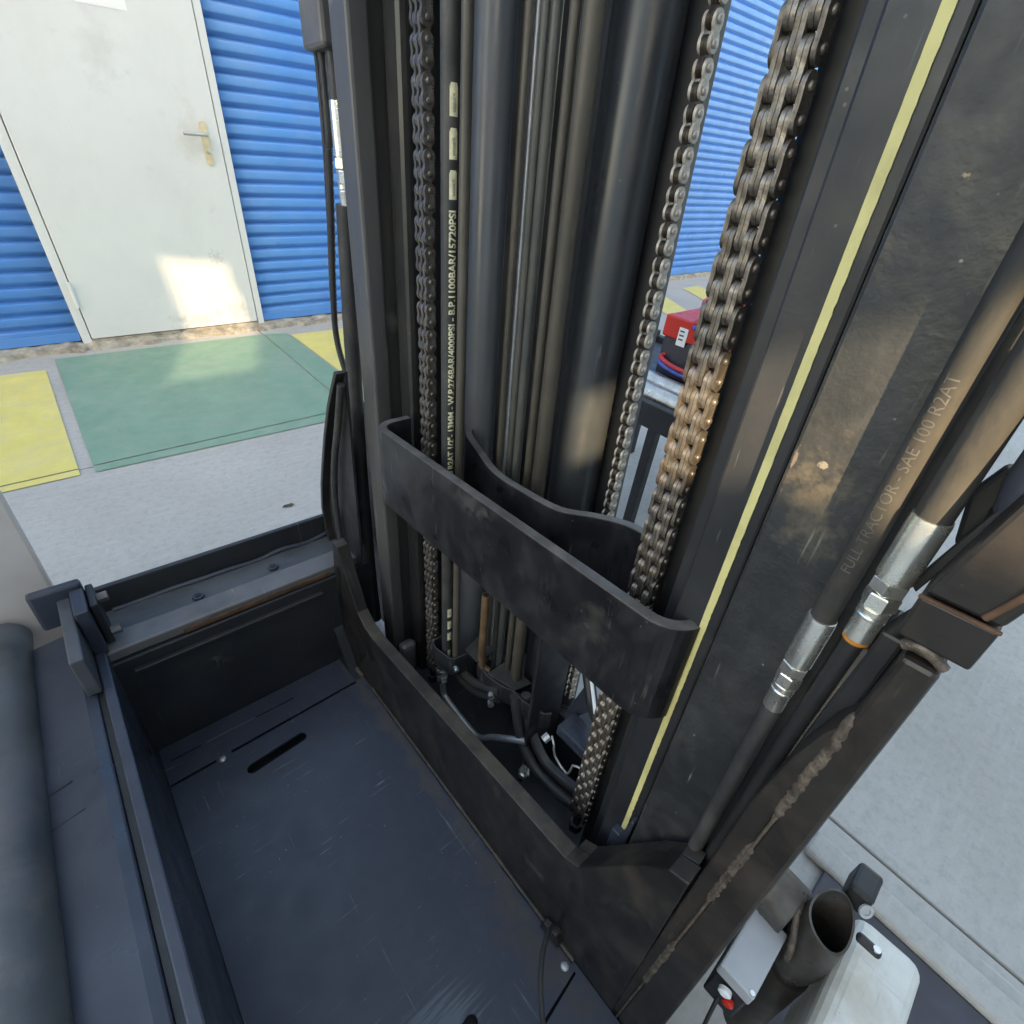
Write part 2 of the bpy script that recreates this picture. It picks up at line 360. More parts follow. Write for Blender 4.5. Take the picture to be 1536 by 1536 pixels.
add_spot(M_DOOR, (.90, -.052, 1.10), (.12, .05, .16), (.56, .53, .46), .45, 10, 1.0)
add_spot(M_CONC, (-3.3, -.9, 0), (.45, .35, .2), (.26, .235, .215), .5, 6, 1.0)

# ================================================================== SETTING: ground, slabs, floor paint
ground = link('ground', pyd([(-150, -150, -.03), (150, -150, -.03), (150, 150, -.03), (-150, 150, -.03)], [(0, 1, 2, 3)]), M_JOINT)
ground['kind'] = 'structure'
JX = (-12, -3.97, 1.025, 6.02, 11.0, 22); JY = (-14, -2.8, 2.43, 7.2)
g = .0035
for i in range(len(JX) - 1):
    for j in range(len(JY) - 1):
        o = MB().box(JX[i] + g, JX[i + 1] - g, JY[j] + g, JY[j + 1] - g, -.10, 0).obj('concrete_slab', M_CONC, ground, bevel=.004)
def paint(name, mt, quads, parent=ground):
    mb = MB()
    for q in quads: mb.add([(x, y, .004) for x, y in q], [(0, 1, 2, 3)])
    return mb.obj(name, mt, parent)
paint('green_marking', M_GREEN, [[(-.113, 2.434), (1.021, 2.434), (1.021, 3.78), (-.125, 3.80)], [(1.029, 2.434), (1.19, 2.434), (1.175, 3.74), (1.029, 3.78)],
                                 [(-.112, 2.372), (1.021, 2.338), (1.021, 2.426), (-.113, 2.426)], [(1.029, 2.338), (1.19, 2.333), (1.19, 2.426), (1.029, 2.426)]])
paint('yellow_marking', M_YPAINT, [[(-1.3, 2.434), (-.163, 2.434), (-.176, 3.64), (-1.3, 3.70)], [(-1.3, 2.395), (-.162, 2.378), (-.163, 2.426), (-1.3, 2.426)]])
paint('yellow_marking', M_YPAINT, [[(1.205, 2.434), (1.75, 2.434), (1.75, 3.68), (1.185, 3.70)]])
for k in range(9):                                   # hatched bay further along the wall
    y0 = 1.75; x0 = 2.2 + k * .86
    paint('yellow_stripe', M_YPAINT, [[(x0, y0), (x0 + .36, y0), (x0 + 1.38, 3.55), (x0 + 1.02, 3.55)]])

# ================================================================== blue corrugated building with door
WY = 4.0
bld = thing('corrugated_building', 'long blue corrugated metal wall with a pale grey steel door', 'building', (0, WY, 0))
def corrugated(name, x0, x1, z0, z1, pitch=.0755, depth=.026):
    prof = []; z = z0 - .2
    base = math.floor(z0 / pitch) * pitch
    zz = base
    while zz < z1 + pitch:
        for dz, d in ((0, .02), (.03, 0), (.44, 0), (.48, .03), (.51, .12), (.59, .88), (.61, .97), (.64, 1), (.67, .97), (.70, .90), (.93, .12), (.97, .05)):
            q = zz + dz * pitch
            if z0 <= q <= z1: prof.append((-(1 - d) * depth, q))
        zz += pitch
    n = len(prof); nx = max(2, int((x1 - x0) / .5) + 1); v = []; f = []
    for i in range(nx):
        x = x0 + (x1 - x0) * i / (nx - 1)
        v += [(x, d, z_) for d, z_ in prof]
    for i in range(nx - 1):
        for j in range(n - 1): f.append((i * n + j, (i + 1) * n + j, (i + 1) * n + j + 1, i * n + j + 1))
    o = link(name, pyd(v, f), M_BLUE, bld, smooth=True)
    s_ = o.modifiers.new('solid', 'SOLIDIFY'); s_.thickness = .003; s_.offset = -1
    return o
corrugated('wall_sheet', -5.0, .035, .06, 4.6)
corrugated('wall_sheet', 1.095, 16.0, .06, 4.6)
corrugated('wall_sheet', .035, 1.095, 2.10, 4.6)
box('base_flashing', M_BLUE, bld, -5, .03, -.028, .02, .035, .085, .002)
box('base_flashing', M_BLUE, bld, 1.10, 16, -.028, .02, .035, .085, .002)
box('wall_core', M_PLASTER, bld, -5, 16, .06, .2, .0, 4.6, 0)
box('eave_trim', M_BLUE, bld, -5, 16, -.06, .2, 4.6, 4.7, .004)
# rough broken kerb along the wall base
def kerb(x0, x1, dep, h, seed):
    rnd = random.Random(seed); n = int((x1 - x0) / .05) + 2; v = []; f = []
    for i in range(n):
        x = x0 + (x1 - x0) * i / (n - 1); d = dep * rnd.uniform(.75, 1.15); hh = h * rnd.uniform(.55, 1.15)
        v += [(x, .06, 0), (x, .06, h), (x, -d * .55, hh), (x, -d * .9, hh * .8), (x, -d, 0)]
    for i in range(n - 1):
        for j in range(4): f.append((i * 5 + j, i * 5 + j + 1, (i + 1) * 5 + j + 1, (i + 1) * 5 + j))
    return link('concrete_kerb', pyd(v, f), M_KERB, bld)
kerb(-5, .02, .14, .035, 1); kerb(.0, 1.3, .13, .03, 2); kerb(1.1, 16, .13, .033, 3)
# door
door = box('door', M_DOOR, bld, .085, 1.05, -.052, -.012, .045, 2.05, .003)
door['label'] = 'pale grey flush steel door'
for (x0, x1, z0, z1) in ((.035, .080, .02, 2.1), (1.055, 1.095, .02, 2.1), (.080, 1.055, 2.055, 2.1)):
    box('door_frame', M_DOOR, bld, x0, x1, -.048, .03, z0, z1, .003)
box('threshold', M_KERB, bld, .08, 1.055, -.05, .03, .012, .04, .003)
hp = curve_mesh([stadium(0, -.092, 0, .080, .020)], .006)
hp.transform(Matrix.Translation((.970, -.056, 1.075)) @ Matrix.Rotation(R_(90), 4, 'X'))
hpo = link('handle_plate', hp, M_BRASS, door)
tube('lever', M_STEEL, door, [(.970, -.055, 1.113), (.970, -.10, 1.113), (.955, -.108, 1.113), (.85, -.108, 1.113)], .0095, 12, 5)
lathe('lock_cylinder', M_STEEL, door, (.970, -.057, 1.03), (0, -1, 0), [(0, .010), (.008, .010), (.009, .008)], 14)
for zc in (.30, 1.75):
    hg = lathe('hinge', M_DOOR, door, (.078, -.060, zc - .07), (0, 0, 1), [(0, .0095), (.042, .0095), (.043, .008), (.046, .008), (.047, .0095), (.093, .0095), (.094, .008), (.097, .008), (.098, .0095), (.14, .0095)], 12)
nt_ = box('paper_notice', M_LABEL, door, .53, .742, -.0535, -.0525, 1.59, 1.89, 0)

# ================================================================== unseen pale wall added behind the photographer to shade the yard and bounce fill
def shade_wall_mesh():
    hole1 = [(-1.72, 2.35), (-1.475, 2.35), (-1.45, 2.24), (-1.29, 2.24), (-1.29, 2.68), (-1.50, 2.68), (-1.53, 2.54), (-1.72, 2.52)]  # opening shaped to let a sun beam onto the mast
    sh, rz = 5.2, 3.60
    hole2 = [(x - sh, z + rz) for x, z in ((.60, .0), (1.0, -.50), (1.52, -.50), (1.06, .0), (1.0, .42), (.58, .47))]  # opening shaped for the sun patch on door and floor
    return curve_mesh([[(-16, -.1), (9, -.1), (9, 7.2), (-16, 7.2)], hole1, hole2], .10)
wm = shade_wall_mesh(); wm.transform(Matrix.Translation((0, -2.2, 0)) @ Matrix.Rotation(R_(90), 4, 'X'))
bw = link('shade_wall', wm, M_PLASTER)
for k in range(30): box('sun_dimming_bar', M_PLASTER, bw, -4.72 + k * .04, -4.72 + k * .04 + .021, -2.203, -2.197, 3.0, 4.2, 0); bw['label'] = 'unseen tall plaster wall added behind the viewer to shade the yard'; bw['category'] = 'wall'  # bars added across the door beam's opening to dim its sun patch

# ================================================================== THE TRUCK
truck = thing('pallet_stacker', 'black pallet stacker truck with lift mast, chains and hydraulic hoses', 'truck')
truck.matrix_world = Matrix(((0.999351, -0.020006, 0.029985, 0), (0.01820, 0.998, 0.05997, 0), (-0.031125, -0.059385, 0.99775, 0), (0, 0, 0, 1)))
ZT = 2.3
# ---- platform floor with slots
holes = [stadium(.002, .724, .112, .732, .0125), stadium(.075, .075, .125, .085, .011),
         [(-.145, .7865), (-.055, .7875), (-.055, .7945), (-.145, .7935)],
         [(-.022, .789), (.285, .794), (.285, .801), (-.022, .797)],
         [(-.132, .850), (-.07, .8505), (-.07, .8535), (-.132, .853)],
         [(.05, .8475), (.14, .847), (.14, .850), (.05, .8505)],
         [(.17, .000), (.30, .0165), (.30, .0205), (.17, .006)]]
fl = curve_mesh([[(-.146, -.30), (.309, -.30), (.309, .895), (-.146, .895)]] + holes, .006)
fl.transform(Matrix.Translation((0, 0, .117)))
floor = link('floor_plate', fl, M_FLOOR, truck)
for (x, y) in ((-.043, .787), (.292, .036)):
    lathe('rivet', M_STEEL, floor, (x, y, .119), (0, 0, 1), [(0, .008), (.002, .0075), (.0035, .005), (.004, .001)], 14, 60)
o = tube('weld_seam', M_FLOOR, floor, [(-.06, .8515, .1205), (.0, .851, .1205), (.045, .8495, .1205)], .0022, 8, 6)
box('chassis_tray', M_BLACK, truck, -.178, .62, -.10, .92, .045, .080, .003)
# ---- far side sill
sill = box('side_sill', M_BLACK, truck, -.16, .40, .897, .917, .085, .405, .003)
box('step_lip', M_BLACK, sill, -.12, .27, .884, .8965, .372, .380, .002)
box('rail_top', M_GREYRAIL, sill, -.158, .39, .905, .965, .407, .432, .004)
box('rust_edge', M_RUST, sill, -.02, .30, .9020, .9045, .409, .420, .001)
M_BED = material('channel_bed_paint', (.060, .066, .076), .42, dust=(.15, .15, .15), dust_amt=.4, bump=.1)
box('channel_bed', M_BED, sill, -.155, .42, .966, 1.052, .395, .421, .002)
box('outer_lip', M_BLACK, sill, -.155, .43, 1.053, 1.066, .30, .482, .003)
mbw = MB()
tube('weld_seam', M_BODY, sill, [(-.12 + .06 * k, 1.049 + .004 * random.uniform(-1, 1), .424 + .004 * random.uniform(-1, 1)) for k in range(9)], .006, 8, 4)
for x, y in ((.030, .985), (.196, .992)):
    n_ = MB().lathe((x, y, .421), (0, 0, 1), [(0, .0125), (.008, .0125)], 6)
    nn = n_.obj('nut', M_BODY, sill, bevel=.001)
    lathe('stud', M_CABLE, sill, (x, y, .422), (0, 0, 1), [(0, .0068), (.0085, .0068)], 12)
# ---- rear edge of the well, body panel and padded roll next to the viewer
rear = box('rear_well_plate', M_BODY, truck, -.164, -.147, -.25, .93, .085, .440, .003)
box('groove_strip', M_CABLE, rear, -.173, -.1645, -.25, .93, .30, .432, 0)
mb = MB().prism([(-.30, .30), (-.174, .30), (-.174, .437), (-.19, .441), (-.30, .425)], 1, -.25, 1.0)
body = mb.obj('body_panel', M_BODY, truck, bevel=.003)
for k, (y, l) in enumerate(((.585, .06), (.645, .05), (.87, .09))):
    tube('panel_scuff', M_CABLE, body, [(-.275, y - .004, .4285), (-.275 + l * .6, y, .4335), (-.275 + l, y + .002, .4375)], .0012, 6, 3)
tube('padded_roll', M_SEAT, truck, [(-.300, -.25, .435), (-.299, .2, .437), (-.298, .5, .438), (-.296, .8, .436), (-.292, 1.06, .43)], .042, 20, 5)
box('body_cover', M_BEIGE, truck, -.75, -.190, 1.075, 1.095, .35, 1.3, .006)
brk = thing_ = MB().box(-.163, -.142, .905, .985, .432, .545).obj('corner_bracket', M_BODY, truck, bevel=.003)
box('bracket_flange', M_BODY, brk, -.222, -.1415, .986, 1.006, .470, .556, .006)
box('bracket_web', M_BLACK, brk, -.1405, -.128, .93, 1.004, .433, .535, .003)
box('upright_bar', M_BED, brk, -.185, -.1645, .80, .99, .442, .530, .003)
for (y, z) in ((.975, .515), (.94, .455)):
    lathe('bolt', M_GREYRAIL, brk, (-.128, y, z), (1, 0, 0), [(0, .010), (.016, .010), (.017, .008)], 6, 20)
# ---- profile plate between platform and mast
prof = [(.935, .09), (.915, .17), (.898, .44), (.884, .520), (.862, .515), (.790, .362), (.755, .338), (.715, .332), (.10, .378), (.075, .395),
        (.015, .515), (-.005, .556), (-.030, .592), (-.054, .602), (-.0545, .09)]
pl = MB().prism(prof, 0, .310, .338).obj('frame_plate', M_PLATE, truck, bevel=.002)
MB().prism([(.112, .30), (.098, .376), (.075, .393), (.015, .513), (-.005, .554), (-.030, .590), (-.050, .600), (-.050, .30)], 0, .3382, .358).obj('edge_flange', M_PLATE, pl, bevel=.002)
fp_ = [(.80, .1203), (.93, .1203), (.93, .30)] + [(.93 - .10 * math.sin(R_(90 * i / 8)) ** 1.0 + .0, .1225 + .17 * (1 - math.sin(R_(90 * i / 8)))) for i in range(1, 9)]
fil = MB().prism(fp_, 0, .285, .3095).obj('weld_fillet', M_BLACK, pl, bevel=.004)
tube('weld_bead', M_WELD, pl, [(.307, .80, .123), (.307, .86, .124), (.305, .90, .135), (.305, .905, .17)], .006, 8, 4, rfun=lambda i, k: .005 + .002 * random.random())
tube('edge_weld', M_PLATE, pl, [(.308, .75 - .06 * k, .122) for k in range(13)], .005, 8, 3, rfun=lambda i, k: .004 + .002 * random.random())
# curved fin above the plate's far end
fin_path = [(1.010, .32), (1.025, .40), (1.040, .46), (1.043, .52), (1.022, .60), (.990, .68), (.955, .76), (.915, .84), (.860, .925)]
fv = []; ff = []; k = len(fin_path)
for (y, z) in fin_path:
    th = .011
    fv += [(.352, y, z), (.376, y, z), (.376, y - th, z - .003), (.352, y - th, z - .003)]
for i in range(k - 1):
    for j in range(4): ff.append((i * 4 + j, i * 4 + (j + 1) % 4, i * 4 + 4 + (j + 1) % 4, i * 4 + 4 + j))
ff += [(3, 2, 1, 0), (k * 4 - 4, k * 4 - 3, k * 4 - 2, k * 4 - 1)]
fin = MB().add(fv, ff).obj('side_guard', M_RAILDARK, truck, bevel=.002)
gp = [(y - .012, z) for y, z in fin_path[1:]] + [(.850, .90), (.862, .70), (.872, .42)]
MB().prism(gp, 0, .3705, .3755).obj('guard_panel', M_CABLE, fin)
box('hose_backing', M_CABLE, truck, .465, .470, .849, 1.06, .085, .80, .001)
box('mast_side_plate', M_BLACK, truck, .447, .60, .862, .872, .085, .78, .002)
# ---- welded post on the near side
def slab_lean(y0a, y1a, y0b, y1b, x0, x1, z0, z1):
    v = [(x0, y0a, z0), (x1, y0a, z0), (x1, y1a, z0), (x0, y1a, z0), (x0, y0b, z1), (x1, y0b, z1), (x1, y1b, z1), (x0, y1b, z1)]
    return MB().add(v, [(3, 2, 1, 0), (4, 5, 6, 7), (0, 1, 5, 4), (1, 2, 6, 5), (2, 3, 7, 6), (3, 0, 4, 7)])
post = slab_lean(-.118, -.062, -.108, -.0865, .311, .36, .06, 1.012).obj('mast_post', M_POST, truck, bevel=.004)
MB().prism([(-.0615, .06), (-.050, .06), (-.0575, .62), (-.0605, .79), (-.068, .87), (-.0765, .915), (-.0855, .938)], 0, .3125, .345).obj('post_plate', M_POST, post, bevel=.002)
def bead(z0, z1, name='weld_bead'):
    n = int((z1 - z0) / .004) + 2; pts = []
    for i in range(n):
        z = z0 + (z1 - z0) * i / (n - 1); q = (z - .06) / .9
        pts.append((.3150 + random.uniform(-.0004, .0004), -.0615 - .025 * q + random.uniform(-.0008, .0008), z))
    o = tube(name, M_WELD, post, pts, .007, 12, 1, rfun=lambda i, k: (.0050 + .0004 * math.sin(i * 1.9) + .0005 * random.random()) * min(1, .55 + min(i, k - 1 - i) * .12))
    return o
bead(.30, .47); bead(.60, .745); bead(.79, .945)
tube('seam_line', M_WELD, post, [(.3105, -.0615 - .025 * (z - .06) / .9, z) for z in (.12, .3, .5, .7, .8)], .0016, 6, 3)
# upper bracket block on the post
blk = box('post_bracket', M_POST, truck, .312, .36, -.1165, -.077, 1.024, 1.056, .002)
slab_lean(-.107, -.083, -.104, -.086, .318, .35, 1.012, 1.026).obj('weld_joint', M_WELD, blk, bevel=.004)
box('bracket_edge', M_RUST, blk, .3105, .3135, -.117, -.076, 1.0555, 1.0575, .0005)
slab_lean(-.116, -.078, -.150, -.105, .3145, .40, 1.0575, 1.22).obj('bracket_arm', M_POST, blk, bevel=.003)
tube('rust_streak', M_RUST, blk, [(.314, -.107, 1.06), (.3135, -.112, 1.075), (.3135, -.118, 1.095)], .0022, 8, 5)
slab_lean(-.083, -.064, -.086, -.070, .345, .385, .80, 1.0).obj('gusset', M_BLACK, blk, bevel=.003)
tube('weld_bead', M_WELD, blk, [(.317, -.084, 1.017), (.315, -.092, 1.022), (.316, -.101, 1.019), (.318, -.107, 1.014)], .004, 8, 4)
# lever and cap beside the bracket
lev = MB().prism([(-.076, 1.07), (-.068, 1.105), (-.076, 1.128), (-.090, 1.128), (-.084, 1.10), (-.090, 1.06)], 0, .37, .385).obj('release_lever', M_CABLE, truck, bevel=.003)
lathe('lever_knob', M_BODY, lev, (.36, -.092, 1.105), (0, 0, 1), [(0, .010), (.02, .014), (.045, .014), (.055, .008)], 16, 60)
MB().prism([(-.074, 1.035), (-.069, 1.04), (-.088, 1.125), (-.094, 1.125)], 0, .352, .362).obj('lever_blade', M_BLACK, lev, bevel=.001)
# ---- mast rails
def rail(name, mt, parts, parent=truck, bevel=.003):
    first = None
    for i, (x0, x1, y0, y1) in enumerate(parts):
        o = box(name if i == 0 else 'rail_flange', mt, first or parent, x0, x1, y0, y1, .085, ZT + i * .003, bevel)
        if i == 0: first = o
    return first
rail('outer_rail', M_RAILGREY, [(.402, .437, .792, .847), (.4375, .60, .815, .846), (.575, .62, .770, .8145)], bevel=.005)
rail('inner_rail', M_RAILDARK, [(.450, .475, .735, .785), (.4755, .60, .760, .785), (.575, .60, .705, .7595)], bevel=.010)
right_outer = rail('outer_rail', M_BLACK_D, [(.370, .392, -.052, .0395), (.3925, .60, -.045, -.015), (.575, .62, -.014, .03)])
right_inner = rail('inner_rail', M_BLACK, [(.400, .424, .0475, .0985), (.4245, .60, .050, .075), (.4265, .445, .0755, .121), (.575, .60, .0755, .14)])
rail('guide_bar', M_RAILDARK, [(.452, .50, .124, .152)], bevel=.007)
cb = box('cross_member', M_BLACK, truck, .56, .62, .05, .83, .10, .26, .004)
box('mast_foot', M_BLACK, truck, .345, .62, -.05, .86, .082, .10, .003)
box('rail_foot', M_GREYRAIL, truck, .405, .45, .752, .785, .10, .20, .012)
# yellow tape strip with an uneven right edge
mb = MB(); zz = .412; vs = []; rnd = random.Random(3)
while zz < ZT:
    worn = max(0, 1.1 - zz) * .0006
    jag = rnd.uniform(-.00022, .00022) + (rnd.uniform(0, .0004) if rnd.random() < .25 else 0) + rnd.uniform(0, 1) * worn
    vs.append((zz, .0664 + rnd.uniform(-.0001, .0001), .0586 + jag)); zz += .0045
n = len(vs); v = [(.3985, b, z) for z, b, a in vs] + [(.3985, a, z) for z, b, a in vs] + [(.3998, b, z) for z, b, a in vs] + [(.3998, a, z) for z, b, a in vs]
f = []
for i in range(n - 1):
    f += [(i, i + 1, n + i + 1, n + i), (2 * n + i, 3 * n + i, 3 * n + i + 1, 2 * n + i + 1), (i, 2 * n + i, 2 * n + i + 1, i + 1), (n + i, n + i + 1, 3 * n + i + 1, 3 * n + i)]
yst = MB().add(v, f).obj('yellow_strip', M_YELLOW, truck)
MB().prism([(.048, .36), (.075, .36), (.075, .412), (.060, .412), (.052, .47), (.046, .47)], 0, .385, .3995).obj('strip_stop', M_BODY, truck, bevel=.002)
# ---- chain guard band (near) and wavy far band
def arc(cx, cy, rr, a0, a1, n=7): return [(cx + rr * math.cos(R_(a0 + (a1 - a0) * i / n)), cy + rr * math.sin(R_(a0 + (a1 - a0) * i / n))) for i in range(n + 1)]
path = [(.440, .742)] + arc(.405, .698, .044, 80, 180, 8) + [(.361, .60), (.361, .45), (.361, .30), (.361, .20)] + arc(.411, .112, .05, 180, 255, 7) + [(.402, .0635)]
path = path[:-1]
# first face is the outer (towards the viewer); thickness goes inwards
b1 = MB().ribbon(list(reversed(path)), .016, .700, .858).obj('chain_guard', M_BAND, truck, bevel=.0016)
path2 = catmull([(.56, .655, 0), (.52, .650, 0), (.492, .618, 0), (.466, .552, 0), (.440, .475, 0), (.438, .40, 0), (.446, .33, 0), (.478, .285, 0), (.500, .245, 0), (.505, .205, 0), (.52, .17, 0)], 5)
b2 = MB().ribbon([(p.x, p.y) for p in reversed(path2)], .014, .705, .852).obj('rear_guard', M_BAND, truck, bevel=.0016)
# ---- cylinders and tubes between the rails
lathe('lift_cylinder', M_CYL, truck, (.545, .645, .11), (0, 0, 1), [(0, .030), (ZT, .030)], 40)
lathe('lift_cylinder', M_CYLD, truck, (.575, .412, .11), (0, 0, 1), [(0, .042), (ZT, .042)], 48)
for y, x, rr, mt, zb in ((.528, .50, .0060, M_ROD, .30), (.5025, .503, .0070, M_RODG, .30), (.482, .500, .0076, M_RODG, .30), (.453, .50, .0070, M_ROD, .27), (.4235, .498, .0122, M_ROD, .29)):
    lathe('hydraulic_tube', mt, truck, (x, y, zb), (0, 0, 1), [(0, rr * .9), (.003, rr), (ZT - zb, rr)], 18)
lathe('piston_rod', M_STEEL, truck, (.512, .5255, .30), (0, 0, 1), [(0, .0045), (ZT - .3, .0045)], 14)
box('carriage_plate', M_BLACK, truck, .625, .64, .485, .648, .10, ZT + .01, .003)
box('carriage_plate', M_BLACK, truck, .625, .64, .662, .76, .10, ZT + .013, .003)
# slot channel behind the middle chain
ch = box('chain_channel', M_CABLE, truck, .603, .615, .352, .41, .10, ZT, .001)
box('channel_side', M_CABLE, ch, .5985, .6025, .3475, .3515, .10, ZT + .004, 0)
box('channel_edge', M_RAILGREY, ch, .608, .622, .3405, .3455, .10, ZT + .002, .001)
# ---- leaf chains
def link_poly(pitch, hw, waist, n=6):
    pts = []
    for i in range(n + 1):
        t = math.pi + math.pi * i / n; pts.append((hw * math.cos(t), hw * math.sin(t)))
    pts += [(hw * .93, pitch * .22), (waist, pitch * .5), (hw * .93, pitch * .78)]
    for i in range(n + 1):
        t = math.pi * i / n; pts.append((hw * math.cos(t), pitch + hw * math.sin(t)))
    pts += [(-hw * .93, pitch * .78), (-waist, pitch * .5), (-hw * .93, pitch * .22)]
    return pts
def chain_meshes(pitch, hw, cols, tk, gap, outer, inner, pin_r, mt, waist=.72):
    width = cols * tk + (cols - 1) * gap; res = []
    lp = link_poly(pitch, hw, hw * waist)
    for sel, pins in ((outer, True), (inner, False)):
        mb = MB()
        for c in sel:
            y = -width / 2 + c * (tk + gap); mb.prism(lp, 1, y, y + tk)
        if pins:
            for z in (0, pitch):
                mb.lathe((0, -width / 2 - .0028, z), (0, 1, 0), [(0, pin_r * .55), (.0008, pin_r * .9), (.0018, pin_r), (width + .0038, pin_r), (width + .0048, pin_r * .9), (width + .0056, pin_r * .55)], 10)
        me = mb.mesh(); me.materials.append(mt)
        bm = bmesh.new(); bm.from_mesh(me)
        for e in bm.edges:
            e.smooth = not (len(e.link_faces) == 2 and e.calc_face_angle(0) > R_(40))
        for q in bm.faces: q.smooth = True
        bm.to_mesh(me); bm.free(); res.append(me)
    return res
def chain(name, x, y, z0, z1, pitch, meshes, mt, anchor=True, wob=.0006):
    a = MB().lathe((x, y, z0 - .055), (0, 0, 1), [(0, .013), (.022, .013), (.0225, .008), (.04, .008), (.0405, .0105), (.06, .0105)], 6)
    root = auto_smooth(a.obj(name, M_BLACK, truck), 30)
    n = int((z1 - z0) / pitch)
    for i in range(n):
        o = bpy.data.objects.new('chain_link', meshes[i % 2]); C.objects.link(o); o.parent = root
        o.location = (x + random.uniform(-wob, wob), y + random.uniform(-wob, wob), z0 + i * pitch)
        o.rotation_euler = (0, random.uniform(-.012, .012), random.uniform(-.02, .02))
    return root
mR = chain_meshes(.020, .0097, 8, .0039, .0005, (0, 3, 4, 7), (1, 2, 5, 6), .0038, M_CHAIN, .90)
mL = chain_meshes(.020, .0093, 5, .0052, .0005, (0, 2, 4), (1, 3), .0042, M_CHAIN, .80)
m2 = chain_meshes(.0195, .0086, 4, .0036, .0004, (0, 3), (1, 2), .0044, M_CHAINR, .60)
m2[1].materials[0] = M_CHAINI
chain('lift_chain', .432, .1585, .265, ZT, .020, mR, M_CHAIN)
chain('lift_chain', .432, .652, .215, ZT, .020, mL, M_CHAIN)
chain('inner_chain', .590, .3375, .30, ZT, .0195, m2, M_CHAINR)
# ---- printed hose and its neighbour
hoseA = lathe('printed_hose', M_RUBBER, truck, (.430, .588, .30), (0, 0, 1), [(0, .01175), (ZT - .3, .01175)], 28, 60)
def wrap_text(name, txt, size, cx, cy, rad, zstart, ang, mt, parent, offset=0.0, xs=1.0, flip=False, lift=.0003):
    me = text_mesh(txt, size, offset)
    for v in me.vertices:
        u, h = v.co.x * xs, v.co.y
        # reading upwards: text x -> +z ; text y(up) -> to the left as seen by the viewer
        a = ang + (-h if not flip else h) / rad
        v.co = Vector((cx + (rad + lift) * math.cos(a), cy + (rad + lift) * math.sin(a), zstart + u))
    me.update(); return link(name, me, mt, parent)
AV = math.atan2(-.074 - .588, -.039 - .430) + R_(28)
LT = 'SAE 100 R2AT 1/2"- 13MM - W.P.276BAR/4000PSI - B.P.1100BAR/15720PSI'
tw = text_mesh(LT, .0145); tw = max(v.co.x for v in tw.vertices)
tx = wrap_text('hose_lettering', LT, .0145, .430, .588, .01175, .762, AV, M_PRINT, hoseA, offset=.00045, xs=.453 / tw)
ZE = 1.215
def wrap_patch(name, cx, cy, rad, z0, z1, ang, half, mt, parent, rnd_top=True):
    v = []; f = []; nu = 6; rows = 8
    for r_ in range(rows + 1):
        t = r_ / rows; z = z0 + (z1 - z0) * t
        hh = half
        if rnd_top and t > .88: hh = half * .7
        if rnd_top and t < .06: z = z0
        for u in range(nu + 1):
            a = ang + hh * (2 * u / nu - 1); v.append((cx + (rad + .0002) * math.cos(a), cy + (rad + .0002) * math.sin(a), z))
    for r_ in range(rows):
        for u in range(nu): f.append((r_ * (nu + 1) + u, r_ * (nu + 1) + u + 1, (r_ + 1) * (nu + 1) + u + 1, (r_ + 1) * (nu + 1) + u))
    return link(name, pyd(v, f), mt, parent, smooth=True)
z = ZE + .013
for k in range(3):
    pt = wrap_patch('printed_patch', .430, .588, .01175, z, z + .033, AV, .50, M_PRINT, hoseA)
    wrap_text('patch_print', 'oooo:<', .008, .430, .588, .01195, z + .004, AV, M_INK, pt, xs=.8, lift=.0003)
    z += .0445
for k in range(3):
    z = .375 + k * .036
    pt = wrap_patch('printed_patch', .430, .588, .01175, z, z + .024, AV, .42, M_PRINT, hoseA, False)
    wrap_text('patch_print', 'oo', .007, .430, .588, .01195, z + .007, AV, M_INK, pt, lift=.0003)
wrap_text('hose_lettering', '15720PSI', .0105, .430, .588, .01175, .312, AV, M_PRINT, hoseA, offset=.0002, xs=.8)
lathe('thin_tube', M_ROD, truck, (.432, .5565, .31), (0, 0, 1), [(0, .0075), (ZT - .3, .0075)], 18, 60)
# ---- lower clamps, pipes and hoses inside the mast foot
ca = MB().ribbon([(.452, .625), (.412, .622), (.404, .600), (.412, .556), (.42, .545), (.455, .540)], -.004, .290, .345).obj('hose_clamp', M_BLACK_D, truck, bevel=.001)
MB().prism([(.45, .50), (.50, .50), (.50, .56), (.45, .545)], 2, .352, .357).obj('clamp_tab', M_BLACK_D, ca, bevel=.001)
lathe('bolt', M_ZINC, ca, (.420, .538, .325), (-.5, -.85, 0), [(0, .006), (.010, .006), (.011, .0045)], 8, 20)
hn = lathe('hose_nut', M_ZINC, truck, (.430, .606, .205), (0, 0, 1), [(0, .012), (.003, .0145), (.022, .0145), (.024, .0125), (.028, .0145), (.044, .0145), (.046, .012), (.09, .0115)], 6, 20)
tube('steel_pipe', M_STEEL, truck, [(.430, .606, .21), (.430, .603, .165), (.430, .585, .150), (.430, .53, .142), (.430, .475, .140), (.432, .448, .150), (.436, .42, .185), (.44, .38, .225), (.46, .335, .250)], .0075, 14, 6)
for k, dz in enumerate((0, .028)):
    tube('return_hose', M_RUBBERD, truck, [(.455, .605, .31 + dz), (.452, .585, .265 + dz), (.45, .545, .245 + dz), (.452, .49, .258 + dz), (.465, .435, .285 + dz)], .0105, 14, 6)
cp = tube('copper_pipe', M_COPPER, truck, [(.462, .498, .552), (.462, .499, .45), (.462, .500, .36), (.464, .497, .335), (.472, .485, .325)], .0085, 16, 5)
lathe('pipe_bore', M_CABLE, cp, (.462, .498, .5515), (0, 0, 1), [(0, .0062), (.0012, .0062)], 14)
cbk = MB().ribbon([(.462, .515), (.452, .470), (.462, .425), (.472, .405), (.472, .370), (.485, .320), (.50, .310)], -.005, .288, .338).obj('tube_clamp', M_BLACK_D, truck, bevel=.0015)
